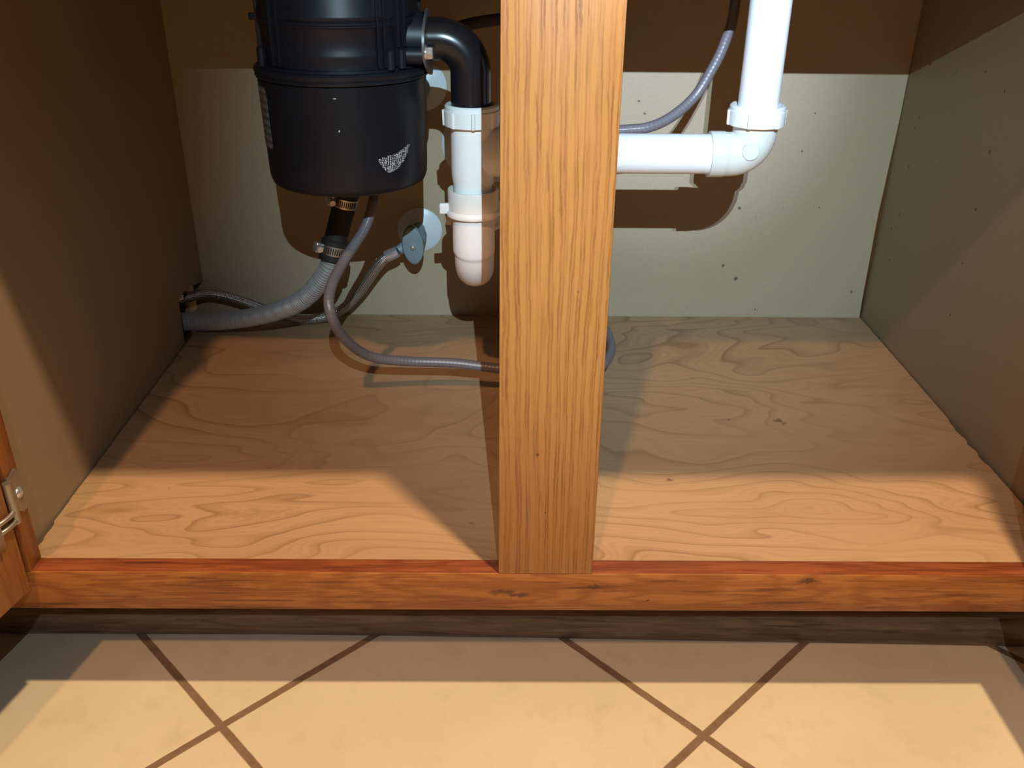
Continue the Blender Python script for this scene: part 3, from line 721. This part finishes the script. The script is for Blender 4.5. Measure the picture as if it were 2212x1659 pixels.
# ================================================================== HOSES
sh = thing('supply_hose', 'braided steel hose from the lower shutoff valve to the hole in the left panel', 'hose', (-.30, .50, .142))
bm = bmesh.new(); sweep(bm, [V((-.1655, .4845, .2475)), V((-.172, .4845, .2445)), V((-.1800, .485, .2405))], lambda s: .0074 if s > .004 else .0066, 20)
finish('crimp_collar', bm, m_chrome, sh)
bm = bmesh.new(); sweep(bm, resample(spline([(-.1790, .485, .2408), (-.188, .486, .232), (-.199, .49, .217), (-.220, .50, .186), (-.243, .505, .162), (-.268, .506, .150), (-.297, .506, .1475), (-.327, .507, .154), (-.351, .510, .162), (-.385, .512, .1735), (-.416, .515, .178), (-.438, .508, .176), (-.456, .502, .173)], 14), .003), .0064, 20)
finish('braided_sleeve', bm, m_braid, sh)

hs = thing('faucet_supply_hose', 'braided hose looping behind the black disposer to the upper valve', 'hose', (-.17, .46, .36))
bm = bmesh.new(); sweep(bm, resample(spline([(-.152, .487, .427), (-.146, .487, .405), (-.1335, .484, .385), (-.1320, .480, .372), (-.137, .474, .358), (-.155, .468, .348), (-.180, .462, .358), (-.198, .455, .40), (-.205, .45, .50), (-.20, .475, .60), (-.19, .522, .70), (-.185, .525, .868)], 12), .004), .0058, 18)
finish('braided_sleeve', bm, m_braid, hs)

dw = thing('dishwasher_drain_hose', 'grey corrugated drain hose with black rubber coupling, running left into the panel hole', 'hose', (-.30, .42, .15))
RC = [(-.2045, .400, .372), (-.2060, .400, .352), (-.2115, .400, .331), (-.2185, .399, .309), (-.2245, .396, .289), (-.2295, .392, .268)]
bm = bmesh.new(); sweep(bm, resample(spline(RC, 12), .002), lambda s: .0148 if s < .016 else (.0128 if s < .084 else .0150), 36)
rc = finish('rubber_coupling', bm, m_rubber, dw)
bm = bmesh.new()
CP = resample(spline([(-.2280, .393, .274), (-.2330, .392, .260), (-.247, .400, .238), (-.274, .415, .2095), (-.308, .435, .188), (-.347, .452, .172), (-.394, .468, .1595), (-.440, .480, .1535), (-.456, .484, .1525)], 16), .00062)
sweep(bm, CP, lambda s: .0101 + .0013 * math.sin(2 * PI * s / .0036), 28)
finish('corrugated_tube', bm, m_corr, dw, ang=80)
def clamp(c_, d, r, name, bs, par):
    """worm-drive band around axis d at c_, slots cut as dark bars, screw housing at side bs"""
    d = V(d).normalized(); c_ = V(c_)
    bm = bmesh.new(); e1 = (V((0, -1, 0)) - d * V((0, -1, 0)).dot(d)).normalized(); e2 = d.cross(e1); n = 72; w_ = .0052
    m = Matrix(((e1.x, e2.x, d.x, c_.x), (e1.y, e2.y, d.y, c_.y), (e1.z, e2.z, d.z, c_.z), (0, 0, 0, 1)))
    t = bmesh.new(); lathe(t, [(r, -w_), (r + .0009, -w_), (r + .0009, w_), (r, w_)], (0, 0, 0), 'z', n)
    bmesh.ops.transform(t, matrix=m, verts=t.verts); merge(bm, t)
    h = finish(name, bm, m_steel, par, label='steel worm-drive band')
    bm = bmesh.new()
    for k in range(-4, 7):
        a = k * .16 - .1 * bs
        q = Matrix.Rotation(a, 4, 'Z'); box(bm, (r + .0004, -.00055, -.0034), (r + .00125, .00055, .0034), 0, m @ q)
    finish('band_slot', bm, m_rubber, h)
    bm = bmesh.new(); q = m @ Matrix.Rotation(bs * 1.15, 4, 'Z')
    box(bm, (r, -.006, -.0055), (r + .007, .006, .0055), .0015, q)
    t = bmesh.new(); lathe(t, [(0, -.0130), (.0030, -.0130), (.0042, -.0118), (.0042, -.0075), (.0025, -.007), (.0025, .004)], (0, 0, 0), 'y', 16)
    bmesh.ops.transform(t, matrix=q @ Matrix.Translation((r + .004, 0, 0)) @ Matrix.Rotation(0 if bs > 0 else PI, 4, 'Z'), verts=t.verts); merge(bm, t)
    finish('clamp_screw', bm, m_chrome, h)
clamp((-.2110, .400, .3335), (.26, 0, .96), .0132, 'hose_clamp', -1, dw)
clamp((-.2268, .3943, .2800), (.24, .16, .95), .0148, 'hose_clamp', -1, dw)

sp = thing('sprayer_hose', 'long grey hose dropping behind the disposer and looping over the plywood floor behind the post', 'hose', (-.05, .38, .14))
SP = [(-.165, .525, .868), (-.166, .524, .72), (-.168, .470, .58), (-.170, .415, .46), (-.1725, .397, .405), (-.1705, .371, .376), (-.1683, .325, .358), (-.1763, .310, .3327), (-.1948, .285, .3073), (-.2054, .252, .2884), (-.2040, .236, .2676),
      (-.1965, .258, .232), (-.1768, .288, .198), (-.139, .303, .1852), (-.0896, .308, .181), (-.0397, .307, .1752), (.020, .304, .1725), (.0655, .310, .1735), (.0834, .333, .1815), (.0855, .362, .186), (.0780, .392, .192), (.045, .412, .215), (.008, .405, .27), (-.006, .39, .33), (.004, .375, .385), (.038, .365, .4165),
      (.085, .360, .4215), (.111, .360, .4245), (.135, .368, .4335), (.159, .378, .452), (.175, .382, .479), (.185, .384, .503), (.192, .388, .535), (.194, .42, .60), (.18, .50, .68), (.15, .525, .76), (.10, .525, .868)]
bm = bmesh.new(); sweep(bm, resample(spline(SP, 14), .004), .0053, 20)
finish('hose_tube', bm, m_spray, sp)
o = None
bm = bmesh.new(); sweep(bm, resample(spline([(-.112, .540, .475), (-.104, .490, .494), (-.08, .44, .5115), (-.041, .44, .5185), (.0, .44, .521), (.025, .45, .55), (.03, .49, .63), (.03, .525, .72), (.03, .525, .868)], 14), .004), .0062, 18)
dh = finish('dark_hose', bm, m_tubeblk); dh['label'] = 'thin dark hose passing behind the black elbow towards the top of the post'; dh['category'] = 'hose'

# ================================================================== what shows through the hose hole
dwr = thing('dishwasher', 'dark blue-grey appliance side glimpsed through the hole in the left panel', 'dishwasher', (-.755, .28, .106))
bm = bmesh.new(); box(bm, (-1.052, .004, .106), (-.460, .538, .868), .004)
finish('body', bm, m_dark, dwr, smooth=False)
bm = bmesh.new(); box(bm, (-1.052, -.020, .125), (-.466, .003, .868), .003)
finish('door', bm, m_dark, dwr, smooth=False)
bm = bmesh.new(); sweep(bm, [V((-1.0, -.055, .80)), V((-.52, -.055, .80))], .008, 16)
for x in (-.97, -.55): sweep(bm, [V((x, -.055, .80)), V((x, -.019, .80))], .006, 12)
finish('handle', bm, m_steel, dwr)
